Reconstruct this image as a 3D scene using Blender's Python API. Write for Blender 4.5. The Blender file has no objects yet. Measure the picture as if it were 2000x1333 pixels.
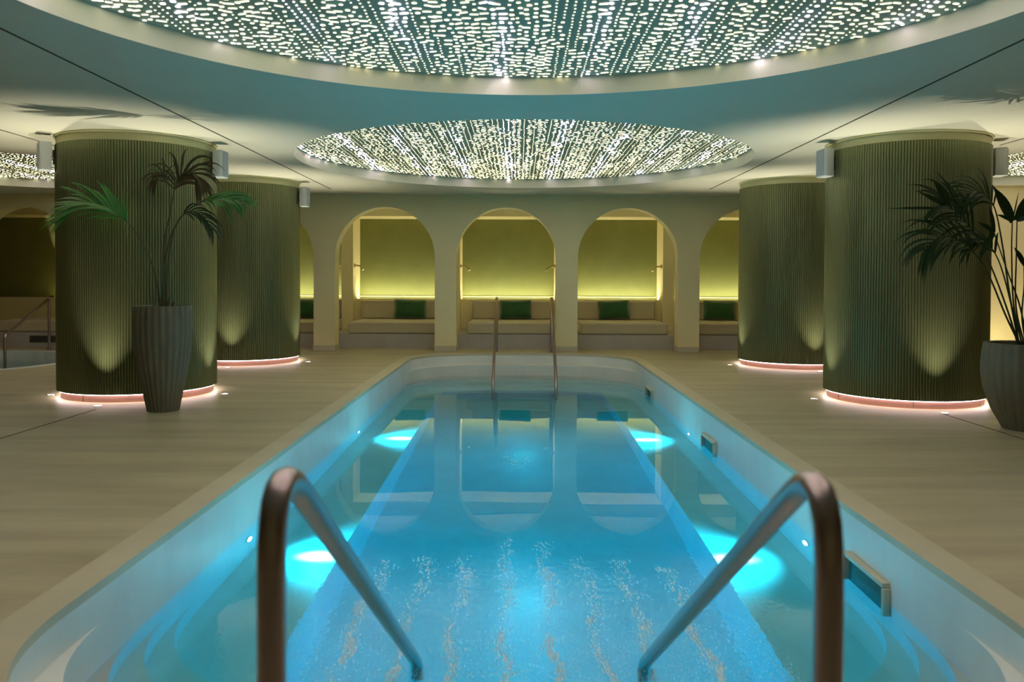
import bpy, math, random
from mathutils import Vector, Matrix
random.seed(7)
PI = math.pi
sc = bpy.context.scene
col = sc.collection

# ------------------------------------------------------------------ camera, world, exposure
cam_d = bpy.data.cameras.new('camera'); cam = bpy.data.objects.new('camera', cam_d); col.objects.link(cam)
cam_d.sensor_width = 36.0; cam_d.lens = 36.0*1600/2000
PITCH = math.radians(1.2)
cam_d.shift_y = -0.0425
cam.matrix_world = (Matrix.Translation((0, 0, 1.2)) @ Matrix.Rotation(math.atan(13/1600), 4, 'Z')
                    @ Matrix.Rotation(PI/2-PITCH, 4, 'X') @ Matrix.Rotation(math.radians(0.25), 4, 'Z'))
cam_d.clip_start = 0.05
cam_d.dof.use_dof = True; cam_d.dof.focus_distance = 9.5; cam_d.dof.aperture_fstop = 2.8
sc.camera = cam
w = bpy.data.worlds.new('world'); sc.world = w; w.use_nodes = True
w.node_tree.nodes['Background'].inputs[0].default_value = (0.5, 0.55, 0.5, 1)
w.node_tree.nodes['Background'].inputs[1].default_value = 0.02
sc.view_settings.view_transform = 'Standard'; sc.view_settings.look = 'None'
sc.view_settings.gamma = 1.0; sc.view_settings.use_curve_mapping = False
sc.view_settings.exposure = 0.95
sc.cycles.use_denoising = True
sc.cycles.max_bounces = 14; sc.cycles.diffuse_bounces = 5; sc.cycles.glossy_bounces = 6; sc.cycles.transmission_bounces = 10
sc.cycles.sample_clamp_indirect = 6.0
sc.cycles.caustics_refractive = True; sc.cycles.caustics_reflective = False
sc.cycles.blur_glossy = 0.6

# strengths of the real lamps
P_OCULUS = 3.3
P_UPLIGHT = 88.0
P_COVE = 34.0
P_RING = 10.0
P_POOL_WIDE = 108.0
P_POOL_BEAM = 95.0
WARM = (1.0, 0.92, 0.68)

# ------------------------------------------------------------------ helpers
class MB:
    def __init__(s): s.v = []; s.f = []; s.mi = []; s.cur = 0
    def add(s, vs, fs):
        o = len(s.v); s.v += [tuple(v) for v in vs]; s.f += [tuple(i+o for i in f) for f in fs]; s.mi += [s.cur]*len(fs); return s
    def box(s, x0, x1, y0, y1, z0, z1):
        return s.add([(x0,y0,z0),(x1,y0,z0),(x1,y1,z0),(x0,y1,z0),(x0,y0,z1),(x1,y0,z1),(x1,y1,z1),(x0,y1,z1)],
                     [(0,3,2,1),(4,5,6,7),(0,1,5,4),(1,2,6,5),(2,3,7,6),(3,0,4,7)])
    def lathe(s, prof, n=48, cx=0, cy=0, lobes=0, amp=0.0, cap0=False, cap1=False):
        vs = []
        for (r, z) in prof:
            for i in range(n):
                a = 2*PI*i/n
                rr = r*(1+amp*math.cos(lobes*a)) if lobes else r
                vs.append((cx+rr*math.cos(a), cy+rr*math.sin(a), z))
        fs = []
        for j in range(len(prof)-1):
            for i in range(n):
                k = (i+1) % n
                fs.append((j*n+i, j*n+k, (j+1)*n+k, (j+1)*n+i))
        if cap0: fs.append(tuple(reversed(range(n))))
        if cap1: fs.append(tuple((len(prof)-1)*n+i for i in range(n)))
        return s.add(vs, fs)
    def tube(s, pts, rad, n=16, caps=True):
        pts = [Vector(p) for p in pts]
        if not isinstance(rad, (list, tuple)): rad = [rad]*len(pts)
        t0 = (pts[1]-pts[0]).normalized()
        up = Vector((0,0,1)) if abs(t0.z) < 0.9 else Vector((0,1,0))
        nrm = t0.cross(up).normalized(); vs = []
        for i, p in enumerate(pts):
            t = (pts[min(i+1, len(pts)-1)]-pts[max(i-1, 0)]).normalized()
            nrm = (nrm - t*nrm.dot(t)).normalized(); b = t.cross(nrm)
            for k in range(n):
                a = 2*PI*k/n
                vs.append(p+rad[i]*(math.cos(a)*nrm+math.sin(a)*b))
        fs = []
        for j in range(len(pts)-1):
            for i in range(n):
                k = (i+1) % n
                fs.append((j*n+i, j*n+k, (j+1)*n+k, (j+1)*n+i))
        if caps: fs += [tuple(reversed(range(n))), tuple((len(pts)-1)*n+i for i in range(n))]
        return s.add(vs, fs)
    def prism(s, pts, z0, z1):
        n = len(pts)
        vs = [(x,y,z0) for x,y in pts]+[(x,y,z1) for x,y in pts]
        return s.add(vs, [tuple(reversed(range(n))), tuple(range(n,2*n))]+[(i,(i+1)%n,n+(i+1)%n,n+i) for i in range(n)])
    def build(s, name, mat=None, parent=None, smooth=False, loc=None, bevel=0, bseg=3):
        me = bpy.data.meshes.new(name); me.from_pydata(s.v, [], s.f); me.update()
        o = bpy.data.objects.new(name, me); col.objects.link(o)
        mats = mat if isinstance(mat, (list, tuple)) else [mat]
        for m in mats: me.materials.append(m)
        if len(mats) > 1: me.polygons.foreach_set('material_index', s.mi)
        if parent is not None: o.parent = parent
        if loc: o.location = loc
        if bevel:
            b = o.modifiers.new('bevel', 'BEVEL'); b.width = bevel; b.segments = bseg; b.limit_method = 'ANGLE'; b.angle_limit = 0.6
            smooth = True
        if smooth:
            me.polygons.foreach_set('use_smooth', [True]*len(me.polygons))
            try: me.set_sharp_from_angle(angle=math.radians(40 if not bevel else 60))
            except Exception: pass
        return o
def tag(o, label=None, cat=None, group=None, kind=None):
    if label: o['label'] = label
    if cat: o['category'] = cat
    if group: o['group'] = group
    if kind: o['kind'] = kind
    return o
def empty(name, loc=(0,0,0), rz=0, label=None, cat=None, group=None):
    o = bpy.data.objects.new(name, None); col.objects.link(o); o.location = loc; o.rotation_euler.z = rz
    o.empty_display_size = 0.1
    return tag(o, label, cat, group)
def struct(mb, name, mat, parent=None, **k):
    o = mb.build(name, mat, parent, **k); o['kind'] = 'structure'; return o
def kids(o): return [c for c in bpy.data.objects if c.parent == o]
def copy_tree(o, parent=None):
    ch = kids(o); c = o.copy(); col.objects.link(c)
    if parent is not None: c.parent = parent
    for k in ch: copy_tree(k, c)
    return c
def round_path(pts, r, seg=8):
    pts = [Vector(p) for p in pts]; out = [pts[0]]
    for i in range(1, len(pts)-1):
        a, b, c = pts[i-1], pts[i], pts[i+1]
        d1 = (a-b).normalized(); d2 = (c-b).normalized()
        L = min(r, (a-b).length*0.45, (c-b).length*0.45)
        p0 = b+d1*L; p1 = b+d2*L
        for k in range(seg+1):
            t = k/seg; out.append(p0*(1-t)**2+b*2*t*(1-t)+p1*t*t)
    out.append(pts[-1]); return out

# ------------------------------------------------------------------ materials
def mat(name, base, rough=0.5, metal=0.0, spec=0.5, var=0.0, scale=3.0, stretch=(1,1,1), bump=0.0, bscale=40.0, sheen=0.0, emis=None, estr=0.0, sss=0, trans=0, var2=None):
    m = bpy.data.materials.new(name); m.use_nodes = True; nt = m.node_tree; b = nt.nodes['Principled BSDF']
    b.inputs['Base Color'].default_value = (*base, 1); b.inputs['Roughness'].default_value = rough
    b.inputs['Metallic'].default_value = metal; b.inputs['Specular IOR Level'].default_value = spec
    if sheen: b.inputs['Sheen Weight'].default_value = sheen
    if emis: b.inputs['Emission Color'].default_value = (*emis, 1); b.inputs['Emission Strength'].default_value = estr
    tc = nt.nodes.new('ShaderNodeTexCoord')
    def mapped(st):
        mp = nt.nodes.new('ShaderNodeMapping'); mp.inputs['Scale'].default_value = st; nt.links.new(tc.outputs['Object'], mp.inputs['Vector']); return mp
    if var:
        mp = mapped(stretch)
        n = nt.nodes.new('ShaderNodeTexNoise'); n.inputs['Scale'].default_value = scale; n.inputs['Detail'].default_value = 6
        n.inputs['Roughness'].default_value = 0.65
        nt.links.new(mp.outputs[0], n.inputs['Vector'])
        r = nt.nodes.new('ShaderNodeValToRGB'); r.color_ramp.elements[0].position = 0.28; r.color_ramp.elements[1].position = 0.72
        lo = tuple(c*(1-var) for c in base) if var2 is None else var2; hi = tuple(min(1, c*(1+var)) for c in base)
        r.color_ramp.elements[0].color = (*lo, 1); r.color_ramp.elements[1].color = (*hi, 1)
        nt.links.new(n.outputs['Fac'], r.inputs[0]); nt.links.new(r.outputs[0], b.inputs['Base Color'])
    if bump:
        mp = mapped((1,1,1)); n = nt.nodes.new('ShaderNodeTexNoise'); n.inputs['Scale'].default_value = bscale; n.inputs['Detail'].default_value = 3
        nt.links.new(mp.outputs[0], n.inputs['Vector'])
        bm_ = nt.nodes.new('ShaderNodeBump'); bm_.inputs['Strength'].default_value = bump; bm_.inputs['Distance'].default_value = 0.01
        nt.links.new(n.outputs['Fac'], bm_.inputs['Height']); nt.links.new(bm_.outputs[0], b.inputs['Normal'])
    return m
def emit(name, colr, strength):
    m = bpy.data.materials.new(name); m.use_nodes = True; nt = m.node_tree; nt.nodes.clear()
    e = nt.nodes.new('ShaderNodeEmission'); o = nt.nodes.new('ShaderNodeOutputMaterial')
    e.inputs[0].default_value = (*colr, 1); e.inputs[1].default_value = strength
    nt.links.new(e.outputs[0], o.inputs[0]); return m

M = {}
M['ceiling'] = mat('ceiling_plaster', (0.74, 0.73, 0.62), 0.75, var=0.03, scale=1.2)
M['cream'] = mat('cream_plaster', (0.86, 0.76, 0.44), 0.7, var=0.04, scale=1.5, bump=0.05, bscale=25)
M['olive'] = mat('olive_plaster', (0.20, 0.215, 0.07), 0.6, var=0.10, scale=2.2, bump=0.05, bscale=15)
M['floor'] = mat('beige_microcement', (0.46, 0.41, 0.27), 0.45, var=0.25, scale=1.3, stretch=(0.35, 2.6, 1), bump=0.04, bscale=30)
M['coping'] = mat('coping_stone', (0.56, 0.52, 0.38), 0.45, var=0.07, scale=2.5)
M['plaster'] = mat('pool_plaster', (0.74, 0.78, 0.76), 0.45, var=0.08, scale=2.0, stretch=(1,1,0.4))
M['riser'] = mat('greige_stone', (0.46, 0.44, 0.42), 0.5, var=0.08, scale=3)
M['green'] = mat('green_cladding', (0.22, 0.24, 0.125), 0.34, metal=0.88, var=0.06, scale=4, stretch=(1,1,0.1))
M['copper'] = mat('copper_band', (0.62, 0.32, 0.26), 0.35, metal=0.8, var=0.05, scale=6)
M['collar'] = mat('cream_collar', (0.55, 0.53, 0.30), 0.55)
M['white'] = mat('white_enamel', (0.62, 0.66, 0.68), 0.45)
M['grille'] = mat('speaker_grille', (0.42, 0.47, 0.52), 0.6, bump=0.3, bscale=300)
M['dark'] = mat('dark_metal', (0.05, 0.05, 0.045), 0.4, metal=0.6)
M['seam'] = mat('dark_seam', (0.05, 0.055, 0.04), 0.8)  # dark colour of the floor joints and ceiling slots
M['steel'] = mat('brushed_steel', (0.42, 0.34, 0.35), 0.28, metal=1.0)
M['brass'] = mat('aged_brass', (0.42, 0.33, 0.14), 0.3, metal=1.0)
M['seat'] = mat('seat_fabric', (0.56, 0.49, 0.33), 0.85, var=0.04, scale=8, bump=0.15, bscale=200, sheen=0.3)
M['velvet'] = mat('green_velvet', (0.006, 0.085, 0.012), 0.7, var=0.3, scale=7, sheen=0.6, bump=0.2, bscale=30)
M['pot'] = mat('grey_green_clay', (0.15, 0.145, 0.10), 0.7, var=0.18, scale=5, stretch=(2,2,0.5), bump=0.12, bscale=50)
M['soil'] = mat('dark_soil', (0.03, 0.022, 0.015), 0.95, bump=0.8, bscale=60)
M['leaf'] = mat('palm_leaf', (0.07, 0.26, 0.05), 0.4, var=0.25, scale=9)
M['leaf_dry'] = mat('dry_palm_leaf', (0.10, 0.065, 0.02), 0.5, var=0.5, scale=9)
M['leaf_dark'] = mat('dark_palm_leaf', (0.018, 0.05, 0.014), 0.4, var=0.3, scale=9)
M['stalk'] = mat('palm_stalk', (0.09, 0.085, 0.035), 0.6, var=0.3, scale=20)
M['stalk_dark'] = mat('dark_palm_stalk', (0.025, 0.04, 0.015), 0.55)
M['teal'] = mat('skimmer_recess', (0.03, 0.13, 0.13), 0.6)
M['vent'] = mat('vent_metal', (0.16, 0.16, 0.15), 0.5, metal=0.4)
M['chrome'] = mat('chrome_bezel', (0.75, 0.75, 0.75), 0.2, metal=1.0)
M['panel'] = mat('perforated_metal', (0.33, 0.43, 0.37), 0.5, metal=0.1)
M['e_ring'] = emit('led_ring_light', (1.0, 0.82, 0.84), P_RING)
M['e_up'] = emit('uplight_lens', (1.0, 0.95, 0.95), 4.0)
M['e_cove'] = emit('cove_led', (1.0, 0.93, 0.58), P_COVE)
M['e_niche_fill'] = emit('added_niche_fill', (1.0, 0.80, 0.30), 8.0)  # added fill glow that brightens the dark far left niche
M['e_pool'] = emit('pool_lamp_lens', (0.8, 0.93, 1.0), 8.0)
M['e_read'] = emit('reading_lens', (1.0, 0.95, 0.7), 0.9)

# light perforations: warm white with pinkish drifts of lamps behind them
def oculus_emit():
    m = bpy.data.materials.new('perforation_light'); m.use_nodes = True; nt = m.node_tree; nt.nodes.clear()
    o = nt.nodes.new('ShaderNodeOutputMaterial'); e = nt.nodes.new('ShaderNodeEmission')
    g = nt.nodes.new('ShaderNodeNewGeometry'); mp = nt.nodes.new('ShaderNodeMapping'); mp.inputs['Scale'].default_value = (1.6, 0.45, 1)
    n = nt.nodes.new('ShaderNodeTexNoise'); n.inputs['Scale'].default_value = 1.3; n.inputs['Detail'].default_value = 2
    r = nt.nodes.new('ShaderNodeValToRGB')
    r.color_ramp.elements[0].position = 0.40; r.color_ramp.elements[0].color = (0.82, 0.71, 0.40, 1)
    r.color_ramp.elements[1].position = 0.62; r.color_ramp.elements[1].color = (1.05, 0.94, 0.62, 1)
    nt.links.new(g.outputs['Position'], mp.inputs['Vector']); nt.links.new(mp.outputs[0], n.inputs['Vector'])
    nt.links.new(n.outputs['Fac'], r.inputs[0])
    # rows of cooler, stronger lamps behind the panel, 0.61 m apart
    sx = nt.nodes.new('ShaderNodeSeparateXYZ'); nt.links.new(g.outputs['Position'], sx.inputs[0])
    wob = nt.nodes.new('ShaderNodeTexNoise'); wob.inputs['Scale'].default_value = 1.7; wob.inputs['Detail'].default_value = 1
    nt.links.new(g.outputs['Position'], wob.inputs['Vector'])
    def math_(op, a, b=None):
        k = nt.nodes.new('ShaderNodeMath'); k.operation = op
        for i, q in enumerate((a, b)):
            if q is None: continue
            if isinstance(q, (int, float)): k.inputs[i].default_value = q
            else: nt.links.new(q, k.inputs[i])
        return k.outputs[0]
    xx = math_('ADD', sx.outputs['X'], math_('MULTIPLY', math_('SUBTRACT', wob.outputs['Fac'], 0.5), 0.35))
    ph = math_('MULTIPLY', math_('ADD', xx, 0.13), 2*PI/0.61)
    row = math_('POWER', math_('MAXIMUM', math_('COSINE', ph), 0.0), 11.0)
    n2 = nt.nodes.new('ShaderNodeTexNoise'); n2.inputs['Scale'].default_value = 2.1; n2.inputs['Detail'].default_value = 1
    nt.links.new(g.outputs['Position'], n2.inputs['Vector'])
    gate = nt.nodes.new('ShaderNodeMapRange'); gate.inputs['From Min'].default_value = 0.36; gate.inputs['From Max'].default_value = 0.56
    nt.links.new(n2.outputs['Fac'], gate.inputs['Value'])
    amt = math_('MULTIPLY', row, gate.outputs[0])
    mix = nt.nodes.new('ShaderNodeMix'); mix.data_type = 'RGBA'; mix.clamp_factor = True
    nt.links.new(amt, mix.inputs['Factor']); nt.links.new(r.outputs[0], mix.inputs[6]); mix.inputs[7].default_value = (8.0, 6.3, 7.4, 1)
    nt.links.new(mix.outputs[2], e.inputs[0]); e.inputs[1].default_value = P_OCULUS
    nt.links.new(e.outputs[0], o.inputs[0]); return m
M['e_oc'] = oculus_emit()

def water_mat(name, absorb, density, near=True):
    m = bpy.data.materials.new(name); m.use_nodes = True; nt = m.node_tree; nt.nodes.clear()
    o = nt.nodes.new('ShaderNodeOutputMaterial'); gl = nt.nodes.new('ShaderNodeBsdfGlass')
    gl.inputs['IOR'].default_value = 1.333; gl.inputs['Roughness'].default_value = 0.0; gl.inputs['Color'].default_value = (1,1,1,1)
    va = nt.nodes.new('ShaderNodeVolumeAbsorption'); va.inputs[0].default_value = (*absorb, 1); va.inputs[1].default_value = density
    nt.links.new(gl.outputs[0], o.inputs['Surface']); nt.links.new(va.outputs[0], o.inputs['Volume'])
    g = nt.nodes.new('ShaderNodeNewGeometry'); sx = nt.nodes.new('ShaderNodeSeparateXYZ'); nt.links.new(g.outputs['Position'], sx.inputs[0])
    def noise(scale, st, det=2.0):
        mp = nt.nodes.new('ShaderNodeMapping'); mp.inputs['Scale'].default_value = st; nt.links.new(g.outputs['Position'], mp.inputs['Vector'])
        n = nt.nodes.new('ShaderNodeTexNoise'); n.inputs['Scale'].default_value = scale; n.inputs['Detail'].default_value = det
        nt.links.new(mp.outputs[0], n.inputs['Vector']); return n
    calm = noise(1.1, (1, 1, 1), 1.0); fine = noise(26.0, (1.4, 1.0, 1), 3.0)
    mr = nt.nodes.new('ShaderNodeMapRange'); mr.interpolation_type = 'SMOOTHSTEP'
    mr.inputs['From Min'].default_value = 5.2; mr.inputs['From Max'].default_value = 3.2; mr.inputs['To Min'].default_value = 0.0; mr.inputs['To Max'].default_value = 1.0
    nt.links.new(sx.outputs['Y'], mr.inputs['Value'])
    ax = nt.nodes.new('ShaderNodeMath'); ax.operation = 'ABSOLUTE'; nt.links.new(sx.outputs['X'], ax.inputs[0])
    mx = nt.nodes.new('ShaderNodeMapRange'); mx.interpolation_type = 'SMOOTHSTEP'
    mx.inputs['From Min'].default_value = 1.5; mx.inputs['From Max'].default_value = 0.75
    nt.links.new(ax.outputs[0], mx.inputs['Value'])
    mm = nt.nodes.new('ShaderNodeMath'); mm.operation = 'MULTIPLY'; nt.links.new(mx.outputs[0], mm.inputs[0]); nt.links.new(mr.outputs[0], mm.inputs[1]); mr = mm
    mu = nt.nodes.new('ShaderNodeMath'); mu.operation = 'MULTIPLY'; nt.links.new(fine.outputs['Fac'], mu.inputs[0]); nt.links.new(mr.outputs[0], mu.inputs[1])
    b1 = nt.nodes.new('ShaderNodeBump'); b1.inputs['Strength'].default_value = 0.5; b1.inputs['Distance'].default_value = 0.003
    nt.links.new(calm.outputs['Fac'], b1.inputs['Height'])
    b2 = nt.nodes.new('ShaderNodeBump'); b2.inputs['Strength'].default_value = 1.0; b2.inputs['Distance'].default_value = 0.0026
    nt.links.new(mu.outputs[0], b2.inputs['Height']); nt.links.new(b1.outputs[0], b2.inputs['Normal'])
    nt.links.new(b2.outputs[0], gl.inputs['Normal']); return m
M['water'] = water_mat('pool_water', (0.0, 0.92, 0.985), 1.6)
M['water2'] = water_mat('plunge_pool_water', (0.35, 0.8, 0.8), 0.5)

# ------------------------------------------------------------------ setting constants
H = 2.63
PX = 0.055          # pool centre line
N_SE = 2.6
def arc_y(x, a, b):  # superellipse end profile
    u = min(1.0, abs(x)/a); return b*(1-u**N_SE)**(1/N_SE)
def xs_for(a, n=40):
    return [PX + a*(-1 if k < n else 1)*abs(math.cos(PI*k/(2*n)))**(2/N_SE) if k != n else PX for k in range(2*n+1)]
def outline(a, y0f, bf, y0n, bn, n=40):
    pts = []
    for k in range(2*n+1):
        t = PI*k/(2*n); c = math.cos(t)
        x = a*math.copysign(abs(c)**(2/N_SE), c); pts.append((PX+x, y0f+bf*abs(math.sin(t))**(2/N_SE)))
    for k in range(2*n+1):
        t = PI*k/(2*n); c = math.cos(t)
        x = -a*math.copysign(abs(c)**(2/N_SE), c); pts.append((PX+x, y0n-bn*abs(math.sin(t))**(2/N_SE)))
    return pts
A0 = 1.70
YF, BF, YN, BN = 12.15, 1.25, 3.0, 1.15
O_OUT = outline(1.85, 12.25, 1.30, 2.95, 1.25)
O_IN = outline(A0, YF, BF, YN, BN)
def circle(cx, cy, r, n=96): return [(cx+r*math.cos(2*PI*i/n), cy+r*math.sin(2*PI*i/n)) for i in range(n)]
PLUNGE = (-8.3, 11.6, 1.9)
OCULI = [(0.05, 3.65, 2.7), (0.05, 10.0, 2.7), (-6.8, 11.05, 1.95), (7.0, 10.25, 1.85)]

import bmesh
def plane_with_holes(name, rect, holes, z, m, down=False):
    bm = bmesh.new(); edges = []
    def loop(pts):
        vs = [bm.verts.new((x, y, z)) for x, y in pts]
        for i in range(len(vs)): edges.append(bm.edges.new((vs[i], vs[(i+1) % len(vs)])))
    x0, x1, y0, y1 = rect
    def side(a, b, n): return [(a[0]+(b[0]-a[0])*i/n, a[1]+(b[1]-a[1])*i/n) for i in range(n)]
    loop(side((x0,y0),(x1,y0),24)+side((x1,y0),(x1,y1),20)+side((x1,y1),(x0,y1),24)+side((x0,y1),(x0,y0),20))
    for h in holes: loop(h)
    bmesh.ops.triangle_fill(bm, use_beauty=True, use_dissolve=False, edges=edges)
    bmesh.ops.recalc_face_normals(bm, faces=bm.faces)
    s = sum(f.normal.z*f.calc_area() for f in bm.faces)
    if (s < 0) != down: bmesh.ops.reverse_faces(bm, faces=bm.faces)
    me = bpy.data.meshes.new(name); bm.to_mesh(me); bm.free(); me.materials.append(m)
    o = bpy.data.objects.new(name, me); col.objects.link(o); o['kind'] = 'structure'; return o
RX0, RX1, RY0, RY1 = -12.0, 12.0, -3.5, 16.4

floor = plane_with_holes('floor', (RX0, RX1, RY0, RY1), [O_OUT, circle(*PLUNGE)], 0.0, M['floor'])
# fine joints in the floor
for sx in (-3.87, 3.87):
    struct(MB().box(sx-0.006, sx+0.006, 0.0, 7.45, -0.004, 0.0015), 'floor_joint', M['seam'], floor)

ceiling = plane_with_holes('ceiling', (RX0, RX1, RY0, RY1), [circle(*o) for o in OCULI], H, M['ceiling'], down=True)
for sx, ya, yb in ((-2.97, 0.5, 12.95), (2.96, 0.5, 12.8), (-5.0, 2.0, 8.8), (5.0, 2.0, 8.6)):
    struct(MB().box(sx-0.009, sx+0.009, ya, yb, H-0.002, H+0.01), 'ceiling_slot', M['seam'], ceiling)
struct(MB().box(RX0-0.1, RX1+0.1, RY0-0.1, RY1+0.1, H+0.32, H+0.40), 'ceiling_slab', M['ceiling'], ceiling)

# outer walls of the hall
struct(MB().box(RX0-0.2, RX0, RY0, RY1, 0, H+0.35), 'wall_left', M['cream'])
struct(MB().box(RX1, RX1+0.2, RY0, RY1, 0, H+0.35), 'wall_right', M['cream'])
struct(MB().box(RX0, RX1, RY0-0.2, RY0, 0, H+0.35), 'wall_front', M['cream'])
# pale projecting wall on the right
struct(MB().box(5.6, RX1, 12.2, 16.3, 0, H), 'wall_side', M['cream'])

# ------------------------------------------------------------------ arcade (front screen with round arches)
AC0, PER, AHW, SPR = -0.21, 2.04, 0.84, 1.58
YA, YB = 13.75, 14.05
def arcade():
    mb = MB(); segs = 20; arches = [AC0+PER*k for k in range(-4, 3)]
    x_prev = RX0
    def wall_quad(xa, xb, za0, zb0):
        # solid between lower profile and ceiling: front, back, underside
        mb.add([(xa,YA,za0),(xb,YA,zb0),(xb,YA,H),(xa,YA,H)], [(0,1,2,3)])
        mb.add([(xa,YB,za0),(xb,YB,zb0),(xb,YB,H),(xa,YB,H)], [(3,2,1,0)])
        if za0 > 0 or zb0 > 0: mb.add([(xa,YA,za0),(xb,YA,zb0),(xb,YB,zb0),(xa,YB,za0)], [(3,2,1,0)])
    for c in arches:
        wall_quad(x_prev, c-AHW, 0, 0)
        mb.add([(c-AHW,YA,0),(c-AHW,YB,0),(c-AHW,YB,SPR),(c-AHW,YA,SPR)], [(0,1,2,3)])
        mb.add([(c+AHW,YA,0),(c+AHW,YB,0),(c+AHW,YB,SPR),(c+AHW,YA,SPR)], [(3,2,1,0)])
        for i in range(segs*2):
            t0 = PI*(1-i/(2*segs)); t1 = PI*(1-(i+1)/(2*segs))
            wall_quad(c+AHW*math.cos(t0), c+AHW*math.cos(t1), SPR+AHW*math.sin(t0), SPR+AHW*math.sin(t1))
        x_prev = c+AHW
    wall_quad(x_prev, 5.6, 0, 0)
    return mb
wall_back = struct(arcade(), 'wall_back', M['cream'])
for k in range(-4, 4):
    c = AC0+PER*(k-0.5)
    hw = PER/2-AHW
    struct(MB().box(c-hw-0.008, c+hw+0.008, YA-0.008, YB+0.008, 0, 0.095), 'pillar_base', M['coping'], wall_back, bevel=0.004, bseg=2)
# niche: plinth, beam over the niches, back wall
plinth = struct(MB().box(RX0, 5.6, 14.33, 16.4, 0.0, 0.25), 'trim_1', M['riser'])
beam = struct(MB().box(RX0, 5.6, 15.55, 16.4, 2.41, H), 'trim_2', M['cream'])
niche_back = struct(MB().box(RX0, 5.6, 16.3, 16.4, 0.25, 2.41), 'wall_niche', M['olive'])
ledge = struct(MB().box(RX0, 5.6, 15.80, 16.06, 0.25, 0.83), 'trim_3', M['cream'])
struct(MB().box(-7.2, 5.6, 16.27, 16.30, 0.865, 0.885), 'shadow_gap_strip', M['collar'], niche_back)
for k in range(-3, 4):
    p = AC0+PER*(k-0.5)
    part = struct(MB().box(p-0.11, p+0.11, 15.6, 16.3, 0.25, 2.41), 'wall_partition', M['cream'])

# ventilation grille in the plinth, far left
vg = empty('ventilation_grille', (-8.55, 14.33, 0.13), label='dark slatted ventilation grille in the low plinth behind the plunge pool rail', cat='vent')
MB().box(-0.05, 0.55, -0.004, 0.02, -0.06, 0.06).build('backing', M['dark'], vg)
for i in range(6):
    MB().box(-0.05, 0.55, -0.012, -0.002, -0.055+i*0.02, -0.047+i*0.02).build('slat', M['vent'], vg)

# ------------------------------------------------------------------ the pool
coping = MB()
def ring(mb, o, i, zo, zi):
    n = len(o); vs = [(x,y,zo) for x,y in o]+[(x,y,zi) for x,y in i]
    mb.add(vs, [(k,(k+1)%n,n+(k+1)%n,n+k) for k in range(n)])
Z1 = -0.012
ring(coping, O_OUT, [(x, y) for x, y in O_OUT], 0.0, 0.006)
ring(coping, O_OUT, O_IN, 0.006, 0.006)
ring(coping, O_IN, O_IN, 0.006, -0.03)
coping_o = struct(coping, 'pool_coping', M['coping'])
# walls, curved steps at both ends, bench along both sides, deep floor
ZW = -0.32
STEP = [0.0, -0.16, -0.345, -0.50, -0.66, -0.82]; RUN = 0.30; ZF = -1.47; BX = 1.145; ZB = -0.82
shell = MB()
ring(shell, O_IN, O_IN, -0.03, -0.16)
xs = sorted(set(round(x, 6) for x in [PX+A0*math.copysign(abs(math.cos(PI*k/80))**(2/N_SE), math.cos(PI*k/80)) for k in range(81)]+[PX-BX, PX+BX]))
for end in (1, -1):
    y0, b = (YF, BF) if end == 1 else (YN, BN)
    def E(k, x): return (y0-RUN*k + arc_y(x-PX, A0, b)) if end == 1 else (y0+RUN*k - arc_y(x-PX, A0, b))
    for k in range(1, 6):
        for xa, xb in zip(xs[:-1], xs[1:]):
            f = (0,1,2,3) if end == -1 else (3,2,1,0)
            shell.add([(xa,E(k-1,xa),STEP[k]),(xb,E(k-1,xb),STEP[k]),(xb,E(k,xb),STEP[k]),(xa,E(k,xa),STEP[k])], [f])
            if k < 5: zl = STEP[k+1]
            elif abs((xa+xb)/2-PX) < BX: zl = ZF
            else: continue
            shell.add([(xa,E(k,xa),STEP[k]),(xb,E(k,xb),STEP[k]),(xb,E(k,xb),zl),(xa,E(k,xa),zl)], [f])
yb0, yb1 = YN+RUN*5, YF-RUN*5
for s in (-1, 1):
    X = PX+s*A0; XI = PX+s*BX
    # side wall
    shell.add([(X,YN,-0.16),(X,YF,-0.16),(X,YF,ZF),(X,YN,ZF)], [(0,1,2,3) if s > 0 else (3,2,1,0)])
    # bench top and bench face; ends follow the step curve
    bxs = [x for x in xs if (x-PX)*s >= BX-1e-5]
    for xa, xb in zip(bxs[:-1], bxs[1:]):
        fa, fb = YF-RUN*5+arc_y(xa-PX, A0, BF), YF-RUN*5+arc_y(xb-PX, A0, BF)
        na, nb = YN+RUN*5-arc_y(xa-PX, A0, BN), YN+RUN*5-arc_y(xb-PX, A0, BN)
        shell.add([(xa,na,ZB),(xb,nb,ZB),(xb,fb,ZB),(xa,fa,ZB)], [(0,1,2,3)])
    shell.add([(XI,yb0-0.985,ZB),(XI,yb1+1.065,ZB),(XI,yb1+1.065,ZF),(XI,yb0-0.985,ZF)], [(0,1,2,3) if s > 0 else (3,2,1,0)])
shell.add([(PX-BX,yb0-1.3,ZF),(PX+BX,yb0-1.3,ZF),(PX+BX,yb1+1.3,ZF),(PX-BX,yb1+1.3,ZF)], [(0,1,2,3)])
pool_shell = struct(shell, 'pool_shell', M['plaster'])

wat = MB()
wo = outline(A0+0.002, YF-RUN, BF+0.002, YN+RUN, BN+0.002)
wat.prism([(x, y) for x, y in wo], -1.7, ZW)
water = wat.build('pool_water', M['water']); water['kind'] = 'structure'
# make the prism outward facing
def fix_normals(o):
    bm = bmesh.new(); bm.from_mesh(o.data); bmesh.ops.recalc_face_normals(bm, faces=bm.faces); bm.to_mesh(o.data); bm.free()
fix_normals(water)

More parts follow.
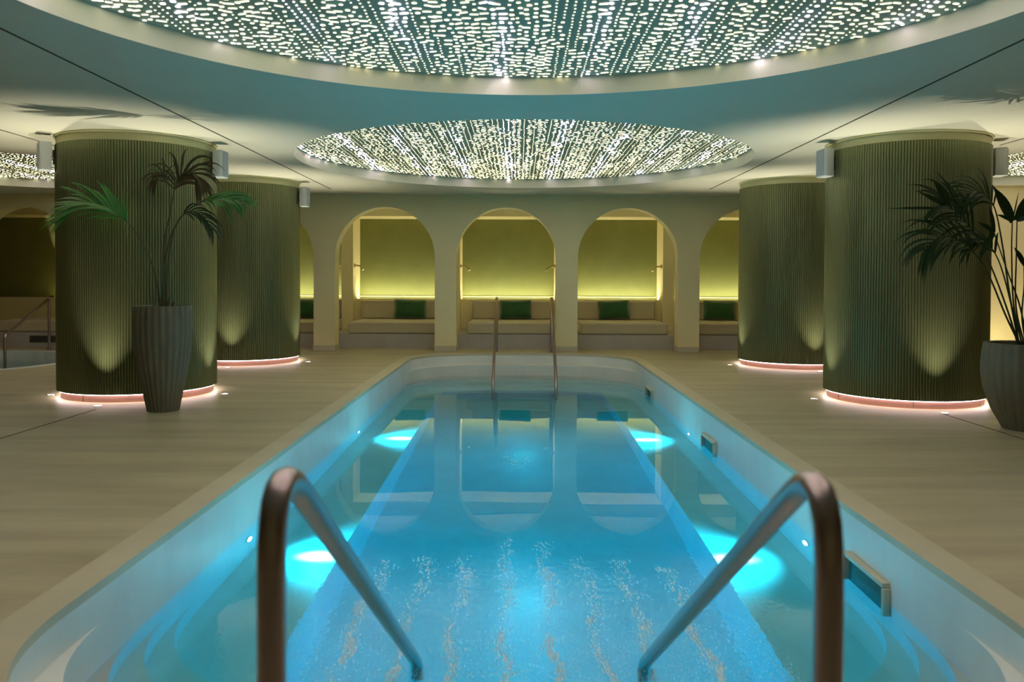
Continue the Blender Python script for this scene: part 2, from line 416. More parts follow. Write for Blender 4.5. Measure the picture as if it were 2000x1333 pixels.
# round plunge pool on the left
px_, py_, pr_ = PLUNGE
pl = MB(); pl.lathe([(pr_, 0.0), (pr_, 0.008), (pr_-0.13, 0.008), (pr_-0.13, -1.1), (0.01, -1.1)], 96, px_, py_)
struct(pl, 'plunge_pool_shell', M['plaster'])
pw = MB().lathe([(pr_-0.129, -1.2), (pr_-0.129, -0.15)], 96, px_, py_, cap0=True, cap1=True).build('plunge_pool_water', M['water2']); pw['kind'] = 'structure'; fix_normals(pw)

# ------------------------------------------------------------------ lights
def spot(name, loc, target, power, angle, blend, colr, radius=0.03, parent=None):
    d = bpy.data.lights.new(name, 'SPOT'); d.energy = power; d.spot_size = math.radians(angle); d.spot_blend = blend
    d.color = colr; d.shadow_soft_size = radius
    o = bpy.data.objects.new(name, d); col.objects.link(o)
    v = Vector(target)-Vector(loc)
    o.rotation_euler = v.to_track_quat('-Z', 'Y').to_euler()
    if parent is not None:
        o.parent = parent; o.location = Vector(loc)-parent.location
        assert abs(parent.rotation_euler.z) < 1e-6
    else: o.location = loc
    return o

COLS = [(-4.0, 8.60, 'near left'), (3.97, 8.47, 'near right'), (-4.0, 11.98, 'far left'), (3.97, 11.86, 'far right')]
R = 0.772
def make_column():
    root = empty('round_column')
    nr = 186; prof = [(0.0, 0.0), (0.16, 0.0056), (0.5, 0.0075), (0.84, 0.0056)]
    n = nr*4; mb = MB(); vs = []
    for z in (0.077, 2.535):
        for i in range(nr):
            for u, d in prof:
                a = 2*PI*(i+u)/nr; r = R-0.0075+d; vs.append((r*math.cos(a), r*math.sin(a), z))
    mb.add(vs, [(i, (i+1)%n, n+(i+1)%n, n+i) for i in range(n)])
    cl = mb.build('fluted_cladding', M['green'], root, smooth=False)
    MB().lathe([(R-0.06, 0.077), (R-0.002, 0.077)], 96).build('cladding_rim', M['collar'], root)
    MB().lathe([(0.735, 0.0), (0.735, 0.077)], 96).build('base_band', M['copper'], root, smooth=True)
    for k in range(6):
        a = math.radians(-78+60*k); 
        MB().box(-0.003, 0.003, -0.737, -0.733, 0.002, 0.072).build('band_joint', M['brass'], root).rotation_euler.z = a
    MB().lathe([(R-0.028, 0.0765), (R-0.012, 0.0765), (R-0.012, 0.071), (R-0.028, 0.071), (R-0.028, 0.0765)], 96).build('light_strip', M['e_ring'], root)
    MB().lathe([(R-0.03, 2.535), (R-0.012, 2.535), (R-0.012, 2.61), (R+0.012, 2.612), (R+0.012, H)], 96).build('top_collar', M['collar'], root, smooth=True)
    return root
col0 = make_column()
cols = []
lab = {'near left': 'large fluted green column standing behind the tall slim planter',
       'near right': 'large fluted green column beside the squat wide planter at right',
       'far left': 'fluted green column set back behind the tall planter column, nearer the arches',
       'far right': 'fluted green column set back at right, partly hidden by the nearer one'}
for i, (x, y, n) in enumerate(COLS):
    c = col0 if i == 0 else copy_tree(col0)
    c.location = (x, y, 0); tag(c, lab[n], 'column', 'fluted round columns'); cols.append(c)

# uplights let into the floor around the columns
def make_uplight():
    root = empty('floor_spotlight')
    MB().lathe([(0.026, 0.0), (0.027, 0.005), (0.036, 0.006), (0.040, 0.001)], 24).build('bezel', M['chrome'], root, smooth=True)
    MB().lathe([(0.001, 0.0045), (0.027, 0.004)], 24).build('lens', M['e_up'], root)
    return root
UP = [(-4.81, 8.36, 0, 'left of the near left column'), (-3.95, 7.64, 0, 'in front of the near left column'), (-3.06, 8.50, 0, 'right of the near left column, beside the tall planter'),
      (3.02, 8.38, 1, 'left of the near right column'), (3.90, 7.50, 1, 'in front of the near right column'), (4.88, 8.36, 1, 'right of the near right column, behind the wide planter'),
      (-3.93, 11.03, 2, 'in front of the far left column'), (-3.05, 11.86, 2, 'right of the far left column'),
      (3.03, 11.75, 3, 'left of the far right column'), (4.02, 10.92, 3, 'in front of the far right column')]
up0 = make_uplight()
for i, (x, y, ci, t) in enumerate(UP):
    u = up0 if i == 0 else copy_tree(up0)
    u.location = (x, y, 0); tag(u, 'small round floor spotlight '+t, 'floor light', 'floor spotlights around the columns')
for i, (x, y, ci, t) in enumerate(UP):
    cx, cy, _ = COLS[ci]; d = (Vector((cx, cy, 0))-Vector((x, y, 0))).normalized()
    spot('uplight_beam', (x, y, 0.02), (x+d.x*0.03, y+d.y*0.03, 1.0), P_UPLIGHT, 68, 1.0, WARM, 0.01)
# wall washer hidden behind the wide planter, lighting the pale wall
ww = copy_tree(up0); ww.location = (8.2, 11.9, 0); tag(ww, 'small floor spotlight washing the pale wall far right', 'floor light')
spot('wall_washer', (8.2, 11.9, 0.03), (8.2, 12.3, 1.2), 22, 120, 1.0, (1.0, 0.85, 0.5), 0.04)
spot('wall_washer', (7.0, 11.5, 0.03), (7.2, 12.3, 1.2), 17, 130, 1.0, (1.0, 0.85, 0.5), 0.04)

# ------------------------------------------------------------------ ceiling oculi
random.seed(11)
slot_mesh = None; blob_scale = 1.0
def blob(mb, x, y, z, hx, hy, rot, n=8):
    hx *= blob_scale; hy *= blob_scale
    c, s = math.cos(rot), math.sin(rot); vs = []
    ex = hx-hy
    for k in range(n):
        a = 2*PI*(k+0.5)/n; u = math.copysign(ex, math.cos(a))+hy*math.cos(a); v = hy*math.sin(a)
        vs.append((x+u*c-v*s, y+u*s+v*c, z))
    mb.add(vs, [tuple(reversed(range(n)))])
OC_LAB = ['large round perforated ceiling light nearest the camera, cut by the top of the picture',
          'round perforated ceiling light over the far half of the pool',
          'perforated round ceiling light far left, behind the near left column',
          'perforated round ceiling light far right, behind the near right column']
def make_oculus(idx):
    global slot_mesh, blob_scale
    blob_scale = 1.0 if idx == 0 else 0.84
    cx, cy, r = OCULI[idx]; D = 0.135; zp = H+D
    root = empty('ceiling_light', (cx, cy, H), label=OC_LAB[idx], cat='ceiling light', group='perforated round ceiling lights')
    MB().lathe([(r, 0.0), (r, D+0.01)], 128).build('recess_ring', M['ceiling'], root, smooth=True)
    MB().lathe([(0.01, D), (r+0.01, D)], 128).build('perforated_panel', M['panel'], root)
    small = MB(); slots = []
    dx = 0.053; nx = int(r/dx)
    for i in range(-nx, nx+1):
        x = i*dx; ph = random.random()
        y = -r
        typ = 0
        while y < r:
            # clusters: fine dotted line, round holes, slanted slots
            if random.random() < 0.10: typ = random.choice((0, 0, 1, 1, 2, 2))
            if typ == 0: y += 0.058; kind = 0
            elif typ == 1: y += random.uniform(0.070, 0.095); kind = 1 if random.random() < 0.8 else 2
            else: y += random.uniform(0.070, 0.105); kind = 2 if random.random() < 0.7 else 1
            xx = x+random.uniform(-0.004, 0.004) if kind == 0 else x+random.uniform(-0.014, 0.014)
            if math.hypot(xx, y) > r-0.02: continue
            if kind == 0: blob(small, xx, y, D-0.003, 0.0064, 0.0064, 0, 6)
            elif kind == 1: h = random.uniform(0.008, 0.0145); blob(small, xx, y, D-0.003, h*1.15, h, 0, 8)
            else: slots.append((xx, y, random.uniform(-0.62, 0.62), random.choice((0.020, 0.026, 0.031))))
    slots.sort(key=lambda q: abs(q[1]+cy-4.9)*1.0+abs(q[0])*0.5 if idx == 0 else q[1])
    keep = 290 if idx == 0 else 0
    for q, (x, y, a, L) in enumerate(slots):
        if q < keep:
            if slot_mesh is None:
                m = MB(); blob(m, 0, 0, 0, 0.027, 0.0086, 0, 8); o = m.build('light_slot', M['e_oc'], root); slot_mesh = o.data
            else:
                o = bpy.data.objects.new('light_slot', slot_mesh); col.objects.link(o); o.parent = root
            o.location = (x, y, D-0.003); o.rotation_euler.z = a
        else: blob(small, x, y, D-0.003, L, 0.0086, a, 8)
    s = small.build('perforations', M['e_oc'], root); s['kind'] = 'stuff'
for i in range(4): make_oculus(i)

# ------------------------------------------------------------------ cove lights in the niches, benches, cushions, lamps
def bay(k): return AC0+PER*k
for k in (-4, -2, -1, 0, 1, 2):
    c = bay(k)
    t = empty('cove_light', (c, 16.11, 0.80), label={-4: 'added unseen fill strip behind the bench in the dark arch far left', -2: 'hidden strip light glowing behind the bench partly behind the far left column', -1: 'hidden strip light glowing up the wall in the left full arch',
        0: 'hidden strip light glowing up the wall in the centre arch', 1: 'hidden strip light glowing up the wall in the right full arch', 2: 'hidden strip light glowing behind the bench beside the far right column'}[k], cat='strip light', group='strip lights behind the benches')
    MB().box(-0.88, 0.88, -0.02, 0.02, 0.012, 0.016).build('diffuser', M['e_cove'] if k > -4 else M['e_niche_fill'], t)
    MB().box(-0.89, 0.89, -0.025, 0.025, -0.01, 0.0115).build('channel', M['white'], t)
SEATS = {-4: (-9.2, -7.6), -2: (-5.05, -3.37), -1: (-3.01, -1.42), 0: (-0.906, 0.66), 1: (1.08, 2.63), 2: (3.0, 4.6)}
WHERE = {-4: 'in the dark arch behind the plunge pool', -2: 'in the arch half hidden by the far left column', -1: 'in the left full arch', 0: 'in the centre arch', 1: 'in the right full arch', 2: 'in the arch beside the far right column'}
def cushion_box(name, dx, y0, y1, z0, z1, m, parent, bev=0.035):
    return MB().box(-dx, dx, y0, y1, z0, z1).build(name, m, parent, bevel=bev, bseg=4)
for k, (xa, xb) in SEATS.items():
    t = empty('seat_cushion', ((xa+xb)/2, 14.37, 0.25), label='thick beige seat cushion '+WHERE[k], cat='seat', group='beige seat cushions in the arches')
    h = (xb-xa)/2
    cushion_box('seat', h, 0.0, 1.38, 0.002, 0.205, M['seat'], t)
    for s in (0.032, 0.175):
        MB().tube([(-h+0.02, -0.001, s), (h-0.02, -0.001, s)], 0.004, 6).build('piping', M['seat'], t)
    if k > -4:
        b = empty('back_cushion', ((xa+xb)/2, 15.63, 0.458), label='beige back cushion '+WHERE[k], cat='backrest', group='beige back cushions in the arches')
        cushion_box('cover', h-0.03 if k != -1 else h-0.005, 0.0, 0.16, 0.0, 0.35, M['seat'], b, 0.03)
        MB().tube([(-h+0.05, -0.001, 0.33), (h-0.05, -0.001, 0.33)], 0.004, 6).build('piping', M['seat'], b)
# scatter cushions
def pillow_mesh(wd, ht, th):
    mb = MB(); nx, nz = 16, 12; vs = []
    def P(u, v, s):
        # u,v in -1..1
        pin = 1-0.06*(1-abs(v))*0-0.05*(abs(u)**3)*(1-abs(v)**2)*0
        x = u*wd/2*(1-0.05*(1-v*v)*abs(u)); z = v*ht/2*(1-0.07*(1-u*u)*abs(v))
        y = s*th/2*((1-u**4)*(1-v**4))**0.55
        return (x, y, z)
    for s in (-1, 1):
        for j in range(nz+1):
            for i in range(nx+1): vs.append(P(2*i/nx-1, 2*j/nz-1, s))
    fs = []; o2 = (nx+1)*(nz+1)
    for j in range(nz):
        for i in range(nx):
            a = j*(nx+1)+i; fs.append((a, a+1, a+nx+2, a+nx+1)); fs.append((o2+a+nx+1, o2+a+nx+2, o2+a+1, o2+a))
    mb.add(vs, fs); return mb
PIL = {-2: (600, 0.0), -1: (801, 0.03), 0: (1007, -0.02), 1: (1199, -0.04), 2: (1405, 0.02)}
for k, (px, rt) in PIL.items():
    y = 15.45; x = (px-1013)/1600*y*1.0
    t = empty('scatter_cushion', (x, y, 0.455+0.196), label='dark green velvet cushion '+WHERE[k], cat='cushion', group='green cushions on the benches')
    b = pillow_mesh(0.60, 0.36, 0.15).build('cover', M['velvet'], t, smooth=True)
    bm = bmesh.new(); bm.from_mesh(b.data); bmesh.ops.remove_doubles(bm, verts=bm.verts, dist=1e-5); bmesh.ops.recalc_face_normals(bm, faces=bm.faces); bm.to_mesh(b.data); bm.free()
    b.rotation_euler = (-0.22, rt, 0.06*(1 if k % 2 else -1))
    edge = []
    for i in range(41):
        a = 2*PI*i/40; u = max(-1, min(1, 1.35*math.cos(a))); v = max(-1, min(1, 1.35*math.sin(a)))
        edge.append((u*0.30*(1-0.05*(1-v*v)*abs(u)), 0, v*0.18*(1-0.07*(1-u*u)*abs(v))))
    e = MB().tube(edge, 0.006, 6).build('piping', M['velvet'], t, smooth=True); e.rotation_euler = b.rotation_euler
# reading lamps on the partitions
def make_lamp():
    root = empty('reading_lamp')
    MB().tube([(0, 0, 0), (0.022, 0, 0)], 0.035, 16).build('wall_rose', M['brass'], root, smooth=True)
    MB().tube(round_path([(0.02, 0, 0), (0.10, -0.01, 0.0), (0.155, -0.02, -0.05)], 0.05), 0.014, 10).build('arm', M['brass'], root, smooth=True)
    h = MB().tube([(0.150, -0.02, -0.045), (0.175, -0.025, -0.085)], [0.018, 0.026], 14).build('lamp_head', M['brass'], root, smooth=True)
    MB().tube([(0.175, -0.025, -0.086), (0.177, -0.025, -0.089)], 0.022, 14).build('lens', M['e_read'], root)
    return root
l0 = make_lamp(); first = True
LAMPS = [(-0.5-1, 1, 'left wall of the left full arch'), (-1.5, -1, 'right wall of the leftmost partly visible lit arch'), (-0.5, 1, 'left wall of the centre arch'),
         (0.5, -1, 'right wall of the centre arch'), (1.5, -1, 'right wall of the right full arch'), (1.5, 1, 'left wall of the rightmost visible arch')]
for kk, s, t in LAMPS:
    l = l0 if first else copy_tree(l0); first = False
    l.location = (AC0+PER*kk+s*0.11, 15.72, 1.475); l.rotation_euler.z = 0 if s > 0 else PI
    tag(l, 'small brass swivel lamp on '+t, 'wall lamp', 'brass lamps in the arches')
# small up-lamp on the dark ledge far left
ul = empty('ledge_spotlight', (-9.16, 16.0, 0.83), label='tiny lamp on the ledge throwing a thin beam up the dark wall, far left', cat='spotlight')
MB().lathe([(0.03, 0.0), (0.03, 0.03), (0.022, 0.034)], 20, cap0=True).build('housing', M['dark'], ul, smooth=True)
MB().lathe([(0.001, 0.033), (0.022, 0.033)], 20).build('lens', M['e_up'], ul)
spot('ledge_beam', (-9.16, 16.0, 0.87), (-9.22, 16.2, 1.8), 60, 14, 0.8, (1.0, 0.85, 0.6), 0.01)

# ------------------------------------------------------------------ loudspeakers on the columns
def make_speaker():
    root = empty('loudspeaker')   # front faces +X, back at x=0
    pts = [(0.03, -0.075), (0.115, -0.095), (0.14, -0.085), (0.14, 0.085), (0.115, 0.095), (0.03, 0.075)]
    MB().prism(pts, -0.14, 0.14).build('cabinet', M['white'], root, bevel=0.006, bseg=2)
    MB().box(0.1405, 0.146, -0.08, 0.08, -0.13, 0.13).build('grille', M['grille'], root, bevel=0.002, bseg=1)
    MB().box(0.001, 0.014, -0.03, 0.03, -0.07, 0.07).build('wall_plate', M['dark'], root)
    MB().tube([(0.0, 0, 0), (0.035, 0, 0)], 0.014, 10).build('bracket', M['white'], root)
    return root
s0 = make_speaker(); first = True
SPK = [(0, math.radians(216), 'on the left side of the near left column'), (0, 0.0, 'on the right side of the near left column'), (2, 0.0, 'on the right side of the far left column'),
       (1, PI+0.1, 'on the left side of the near right column'), (1, -0.22, 'on the right side of the near right column')]
for ci, a, t in SPK:
    s = s0 if first else copy_tree(s0); first = False
    cx, cy, _ = COLS[ci]; rr = R+0.003
    s.location = (cx+rr*math.cos(a), cy+rr*math.sin(a), 2.405); s.rotation_euler.z = a
    tag(s, 'white box loudspeaker bracketed high '+t, 'loudspeaker', 'white loudspeakers on the columns')

# ------------------------------------------------------------------ handrails
def rail(name, pts, r, rad, label, group, mt=M['steel'], flange=None):
    t = empty(name, (pts[0][0], pts[0][1], 0), label=label, cat='handrail', group=group)
    o = Vector((pts[0][0], pts[0][1], 0)); q = [Vector(p)-o for p in round_path(pts, r)]
    MB().tube(q, rad, 24).build('tube', mt, t, smooth=True)
    MB().lathe([(rad*0.9, 0.016), (rad*1.5, 0.014), (rad*2.1, 0.004), (rad*2.1, 0.0)], 28).build('floor_flange', mt, t, smooth=True)
    return t
for s, nm in ((-1, 'left'), (1, 'right')):
    X = 0.052+s*0.452
    rail('pool_handrail', [(X, 1.32, 0), (X, 1.32, 0.925), (X, 3.24, -0.33), (X, 3.26, -0.5)], 0.2, 0.0235,
         'blurred steel handrail in the foreground, %s of the pair' % nm, 'foreground pool handrails')
    X = 0.090+s*0.455
    rail('pool_handrail', [(X, 13.62, 0), (X, 13.62, 0.95), (X, 11.72, -0.31), (X, 11.68, -1.47)], 0.13, 0.0235,
         'steel handrail at the far end of the pool, %s of the pair' % nm, 'far pool handrails')
rail('plunge_pool_handrail', [(-7.86, 13.64, 0), (-7.86, 13.64, 0.86), (-7.7, 12.2, 0.335), (-7.7, 12.2, -0.9)], 0.06, 0.022,
     'slim steel handrail of the plunge pool at the far left edge', None)

# ------------------------------------------------------------------ skimmers in the right pool wall
def make_skimmer():
    root = empty('skimmer')
    f = MB(); f.box(-0.035, 0.0, -0.235, 0.235, 0.0, 0.025)
    f.build('top_bar', M['coping'], root, bevel=0.003, bseg=1)
    for s in (-1, 1):
        MB().box(-0.035, 0.0, s*0.235-0.0125, s*0.235+0.0125, -0.22, 0.0).build('side_bar', M['coping'], root, bevel=0.003, bseg=1)
    MB().box(-0.006, -0.001, -0.222, 0.222, -0.22, 0.0).build('opening', M['teal'], root)
    return root
k0 = make_skimmer()
for i, (y, t) in enumerate([(4.08, 'nearest the camera'), (7.45, 'half way along'), (10.85, 'by the far steps')]):
    k = k0 if i == 0 else copy_tree(k0); k.location = (PX+A0-0.001, y, -0.245)
    tag(k, 'pale framed skimmer opening in the right pool wall, '+t, 'skimmer', 'pool skimmers')

# ------------------------------------------------------------------ underwater lamps
def make_pool_lamp():
    root = empty('underwater_lamp')   # faces +X
    MB().tube([(0, 0, 0), (0.012, 0, 0)], 0.045, 24).build('bezel', M['chrome'], root, smooth=True)
    MB().tube([(0.0121, 0, 0), (0.016, 0, 0)], 0.032, 24).build('lens', M['e_pool'], root)
    return root
pl0 = make_pool_lamp(); first = True
for y, t in ((4.95, 'nearer the camera'), (8.35, 'farther along')):
    for s, sn in ((-1, 'left'), (1, 'right')):
        l = pl0 if first else copy_tree(pl0); first = False
        l.location = (PX+s*A0, y, -0.53); l.rotation_euler.z = 0 if s < 0 else PI
        tag(l, 'small round underwater lamp in the %s pool wall, %s' % (sn, t), 'pool lamp', 'underwater lamps')
        loc = (PX+s*(A0-0.06), y, -0.53)
        spot('pool_beam', loc, (PX+s*(A0-0.42), y, -0.82), P_POOL_BEAM, 25, 1.0, (5.0, 0.8, 0.72), 0.03)
        spot('pool_flood', loc, (PX, y, -0.78), P_POOL_WIDE, 122, 1.0, (0.03, 0.80, 1.0), 0.06)

# two added, unseen fill lamps under the near steps, brightening the pool floor
for dx, sn in ((-0.55, 'left'), (0.55, 'right')):
    l = copy_tree(pl0); l.location = (PX+dx, 3.40, -1.15); l.rotation_euler.z = PI/2
    tag(l, 'added unseen fill lamp in the riser under the near steps, %s one' % sn, 'pool lamp', 'underwater lamps')
    spot('pool_flood', (PX+dx, 3.50, -1.12), (PX+dx*0.6, 7.0, -1.05), P_POOL_WIDE*0.012, 140, 1.0, (0.04, 0.80, 1.0), 0.06)

# rows of tiny bubbles standing in for ceiling-light reflections on the near water
random.seed(5)
M['bubble'] = mat('painted_glint', (0.62, 0.86, 1.0), 0.12, spec=0.8)
glint_mb = MB()
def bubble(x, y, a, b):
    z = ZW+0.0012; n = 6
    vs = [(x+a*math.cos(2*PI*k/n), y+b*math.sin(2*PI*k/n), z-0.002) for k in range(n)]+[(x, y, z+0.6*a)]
    glint_mb.add(vs, [(k, (k+1) % n, n) for k in range(n)])
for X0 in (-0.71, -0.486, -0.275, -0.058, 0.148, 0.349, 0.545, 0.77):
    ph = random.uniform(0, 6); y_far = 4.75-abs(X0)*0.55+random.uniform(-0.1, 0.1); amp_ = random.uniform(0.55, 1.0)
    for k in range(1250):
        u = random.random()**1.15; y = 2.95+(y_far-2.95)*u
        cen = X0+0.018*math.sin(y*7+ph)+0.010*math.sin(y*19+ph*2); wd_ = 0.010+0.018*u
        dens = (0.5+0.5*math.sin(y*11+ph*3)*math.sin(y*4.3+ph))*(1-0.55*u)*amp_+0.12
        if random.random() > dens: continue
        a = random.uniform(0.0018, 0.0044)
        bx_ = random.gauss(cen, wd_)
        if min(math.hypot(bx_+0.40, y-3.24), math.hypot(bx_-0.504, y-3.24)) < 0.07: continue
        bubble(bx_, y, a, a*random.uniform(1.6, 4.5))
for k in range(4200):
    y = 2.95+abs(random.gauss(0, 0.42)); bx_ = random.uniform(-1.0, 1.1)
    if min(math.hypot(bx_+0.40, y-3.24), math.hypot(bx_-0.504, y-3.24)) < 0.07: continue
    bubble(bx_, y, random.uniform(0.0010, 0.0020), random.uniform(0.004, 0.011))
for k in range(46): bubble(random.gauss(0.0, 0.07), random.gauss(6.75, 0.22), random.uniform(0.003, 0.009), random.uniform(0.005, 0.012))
bo = glint_mb.build('reflection_glints', M['bubble']); tag(bo, 'rows of tiny white bubbles standing in for reflected light on the water between the foreground handrails', 'glints', kind='stuff')

# ------------------------------------------------------------------ planters and palms
def planter(loc, prof, lobes, amp, label, nm='tall_planter', zs=0.9, rs=0.2):
    t = empty(nm, loc, label=label, cat='planter')
    MB().lathe(prof, 192, lobes=lobes, amp=amp, cap0=True).build('pot', M['pot'], t, smooth=True)
    return t
LP = (-3.235, 7.42); RP = (4.16, 6.72)
planter((LP[0], LP[1], 0), [(0.135, 0.0), (0.14, 0.02), (0.175, 0.2), (0.215, 0.4), (0.243, 0.6), (0.252, 0.75), (0.250, 0.86), (0.243, 0.95), (0.236, 0.957), (0.226, 0.95), (0.222, 0.88)], 26, 0.018,
        'tall slim grey ribbed planter in front of the near left column')
planter((RP[0], RP[1], 0), [(0.17, 0.0), (0.18, 0.02), (0.255, 0.16), (0.315, 0.34), (0.335, 0.5), (0.325, 0.62), (0.312, 0.70), (0.30, 0.707), (0.29, 0.70), (0.285, 0.62)], 30, 0.014,
        'squat wide dark ribbed planter cut by the right edge', 'wide_planter')

def bez(pts, n=24):
    # Catmull-Rom through points
    pts = [Vector(p) for p in pts]; P = [pts[0]*2-pts[1]]+pts+[pts[-1]*2-pts[-2]]; out = []
    segs = len(pts)-1
    for s in range(segs):
        a, b, c, d = P[s:s+4]
        m = max(2, n//segs)
        for i in range(m):
            t = i/m
            out.append(0.5*((2*b)+(c-a)*t+(2*a-5*b+4*c-d)*t*t+(3*b-a-3*c+d)*t**3))
    out.append(pts[-1]); return out
def leaflet(base, d, side, L, wd, droop, parent, m, fold=0.3, seg=7):
    d = d.normalized(); p = Vector(base); mb = MB(); vs = []
    wv = side.normalized(); 
    for i in range(seg+1):
        t = i/seg
        wloc = wd*(math.sin(PI*min(1, t*0.86+0.14))**0.7)*(1-t**5) if t < 1 else 0.0003
        up = wv.cross(d).normalized()
        vs += [p-wv*wloc/2+up*fold*wloc/2, p, p+wv*wloc/2+up*fold*wloc/2]
        p = p+d*L/seg
        d = (d+Vector((0, 0, -1))*droop*(0.4+t)/seg*2).normalized()
        wv = (wv-d*wv.dot(d)).normalized()
    fs = []
    for i in range(seg):
        a = 3*i; fs += [(a, a+1, a+4, a+3), (a+1, a+2, a+5, a+4)]
    mb.add(vs, fs); return mb.build('leaflet', m, parent, smooth=True)
def frond(root, pts, n, L, wd, droop, m, ms, start=0.4, spread=0.9, rad=0.009, plane=None, lift=0.15, lname=None, tipn=2):
    q = bez(pts, 28); o = root.location
    rads = [rad*(1-0.8*i/(len(q)-1)) for i in range(len(q))]
    fr = MB().tube(q, rads, 8).build('frond', ms, root, smooth=True)
    tot = len(q)-1
    for i in range(n):
        t = start+(1-start)*(i+0.3)/n; f = t*tot; a = int(f); a = min(a, tot-1); p = q[a].lerp(q[a+1], f-a)
        tan = (q[a+1]-q[max(0, a-1)]).normalized()
        nrm = plane if plane is not None else Vector((0.1, -0.75, 0.45))
        sd = tan.cross(nrm).normalized()
        u = (i+0.5)/n; prof = 0.45+0.75*math.sin(PI*min(1, 0.15+0.75*u)); 
        for s in (-1, 1):
            ll = L*prof*random.uniform(0.85, 1.1)
            d = (tan*(0.75+0.9*u)+sd*s*spread*random.uniform(0.8, 1.15)+Vector((0, 0, lift))+nrm.normalized()*random.uniform(-0.25, 0.25)).normalized()
            side = d.cross(nrm).normalized()
            leaflet(p, d, side, ll, wd*random.uniform(0.8, 1.15), droop*random.uniform(0.7, 1.3), fr, m)
    return fr
def W(px, py, Y):   # design aid: picture plane metres at distance Y
    hy = 548+(px-1013)*0.0044
    return ((px-1013)/1600*Y, Y, 1.2+(hy-py)/1600*Y)
lp = empty('potted_palm', (LP[0], LP[1], 0.88), label='spindly palm with arching fronds growing from the tall slim planter', cat='plant')
def rel(root, pts): return [Vector(p)-root.location for p in pts]
MB().lathe([(0.001, 0.012), (0.1, 0.015), (0.215, 0.0)], 40).build('soil', M['soil'], lp)
Yl = LP[1]
frond(lp, rel(lp, [(LP[0]-0.01, Yl, 0.89), W(296, 520, Yl), W(264, 456, Yl-.05), W(225, 416, Yl-.12), W(175, 398, Yl-.18), W(125, 415, Yl-.22)]), 22, 0.36, 0.032, 0.5, M['leaf'], M['stalk'], start=0.50, spread=0.62, lift=0.0, plane=Vector((0.1, -0.55, 0.75)))
frond(lp, rel(lp, [(LP[0]+0.02, Yl, 0.89), W(322, 500, Yl), W(345, 435, Yl), W(385, 398, Yl-.05), W(430, 388, Yl-.1), W(462, 392, Yl-.14)]), 14, 0.28, 0.030, 0.9, M['leaf'], M['stalk'], start=0.62, spread=0.6, lift=0.0, plane=Vector((0.1, -0.6, 0.7)))
frond(lp, rel(lp, [(LP[0], Yl+.02, 0.89), W(320, 480, Yl+.02), W(334, 400, Yl), W(345, 352, Yl), W(372, 338, Yl-.03), W(392, 362, Yl-.06)]), 20, 0.30, 0.022, 1.6, M['leaf_dry'], M['stalk'], start=0.5, spread=0.8, lift=0.0, plane=Vector((0.5, -0.6, 0.4)))
frond(lp, rel(lp, [(LP[0]+.01, Yl-.02, 0.89), W(318, 480, Yl-.02), W(330, 420, Yl-.03), W(328, 365, Yl-.04), W(316, 342, Yl-.06), W(302, 352, Yl-.08)]), 9, 0.20, 0.016, 2.0, M['leaf_dry'], M['stalk'], start=0.66, spread=0.6, lift=0.0)
frond(lp, rel(lp, [(LP[0]+.03, Yl, 0.89), W(326, 520, Yl), W(338, 450, Yl-.05), W(362, 415, Yl-.1), W(392, 420, Yl-.12), W(415, 450, Yl-.14)]), 10, 0.22, 0.02, 1.4, M['leaf_dark'], M['stalk'], start=0.55, spread=0.6, lift=0.0)
for dx, dz, h in ((-0.06, 0.0, 0.10), (0.08, 0.01, 0.12), (0.11, 0, 0.07), (-0.03, 0, 0.14), (0.045, 0, 0.16), (0.0, 0, 0.34)):
    MB().tube([(dx*0.7, dz, 0.0), (dx, dz, h*0.6), (dx*1.3, dz, h)], [0.012, 0.010, 0.004], 7).build('old_stalk', M['stalk'], lp, smooth=True)

rp = empty('potted_kentia_palm', (RP[0], RP[1], 0.62), label='dark leafy palm with drooping fronds growing from the squat wide planter', cat='plant')
MB().lathe([(0.001, 0.02), (0.15, 0.02), (0.28, 0.0)], 40).build('soil', M['soil'], rp)
Yr = RP[1]; bx, by = RP
MD, SD = M['leaf_dark'], M['stalk_dark']
def base(dx, dy=0): return (bx-0.03+dx, by+dy, 0.64)
frond(rp, rel(rp, [base(-.03), W(1965, 610, Yr), W(1930, 520, Yr), W(1897, 459, Yr-.05), W(1865, 418, Yr-.1), W(1840, 402, Yr-.13)]), 9, 0.42, 0.030, 0.9, MD, SD, start=0.60, spread=0.85, lift=0.05)
for tx, ty, wd_ in ((1814, 350, 0.060), (1784, 373, 0.045), (1724, 407, 0.022)):
    p0 = Vector(W(1850, 408, Yr-.1)); p1 = Vector(W(tx, ty, Yr-.2)); d = p1-p0
    leaflet(p0-rp.location, d, d.cross(Vector((0, -1, 0.2))), d.length, wd_, 0.02, rp, MD)
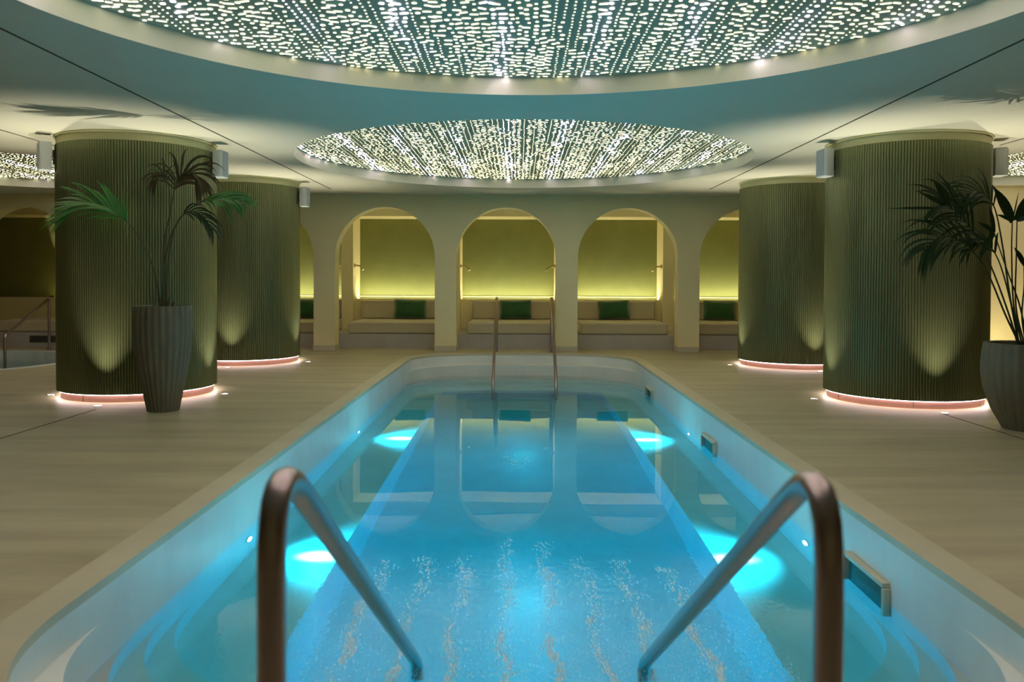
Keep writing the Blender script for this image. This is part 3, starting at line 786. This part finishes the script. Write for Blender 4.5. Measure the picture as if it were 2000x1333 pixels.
frond(rp, rel(rp, [base(-.02, -.03), W(1962, 620, Yr-.05), W(1922, 530, Yr-.1), W(1880, 478, Yr-.15), W(1835, 462, Yr-.22), W(1798, 490, Yr-.26)]), 14, 0.36, 0.022, 1.3, MD, SD, start=0.52, spread=0.8, lift=0.0)
frond(rp, rel(rp, [base(-.01, .03), W(1968, 580, Yr), W(1950, 470, Yr), W(1932, 400, Yr), W(1900, 375, Yr-.05), W(1862, 392, Yr-.1)]), 14, 0.30, 0.018, 1.5, MD, SD, start=0.58, spread=0.8, lift=0.0)
frond(rp, rel(rp, [base(0, 0.05), W(1972, 600, Yr+.05), W(1945, 510, Yr+.1), W(1915, 470, Yr+.1), W(1890, 475, Yr+.1)]), 9, 0.26, 0.024, 1.4, MD, SD, start=0.55, spread=0.7, lift=0.0)
def v_stem(pts, blades):
    q = bez(rel(rp, pts), 20)
    f = MB().tube(q, [0.008-0.004*i/len(q) for i in range(len(q))], 8).build('frond', SD, rp, smooth=True)
    for (tx, ty, wd_, dr) in blades:
        p0 = q[-1]; p1 = Vector(W(tx, ty, pts[-1][1]-.08))-rp.location; d = p1-p0
        leaflet(p0, d, d.cross(Vector((0, -1, 0.15))), d.length, wd_, dr, f, MD)
v_stem([base(.0), W(1976, 600, Yr), W(1970, 500, Yr), W(1970, 434, Yr)], [(1931, 362, 0.095, 0.05), (1938, 415, 0.03, 0.2), (1982, 372, 0.012, 0.0), (1945, 400, 0.05, 0.1)])
v_stem([base(.02), W(1980, 600, Yr+.05), W(1979, 500, Yr+.05), W(1979, 432, Yr+.05)], [(2006, 372, 0.10, 0.02), (2010, 420, 0.04, 0.3)])
v_stem([base(.03), W(1992, 620, Yr), W(1995, 560, Yr), W(1994, 518, Yr)], [(1974, 482, 0.05, 0.05), (2012, 480, 0.05, 0.05)])
v_stem([base(.05), W(2010, 600, Yr), W(2035, 480, Yr), W(2060, 420, Yr)], [(2100, 400, 0.08, 0.4), (2030, 360, 0.07, 0.2), (2080, 350, 0.06, 0.2)])
v_stem([base(.04), W(1988, 600, Yr), W(1962, 530, Yr-.05), W(1935, 455, Yr-.05)], [(1925, 400, 0.04, 0.05), (1903, 430, 0.04, 0.2), (1900, 505, 0.05, 0.6)])
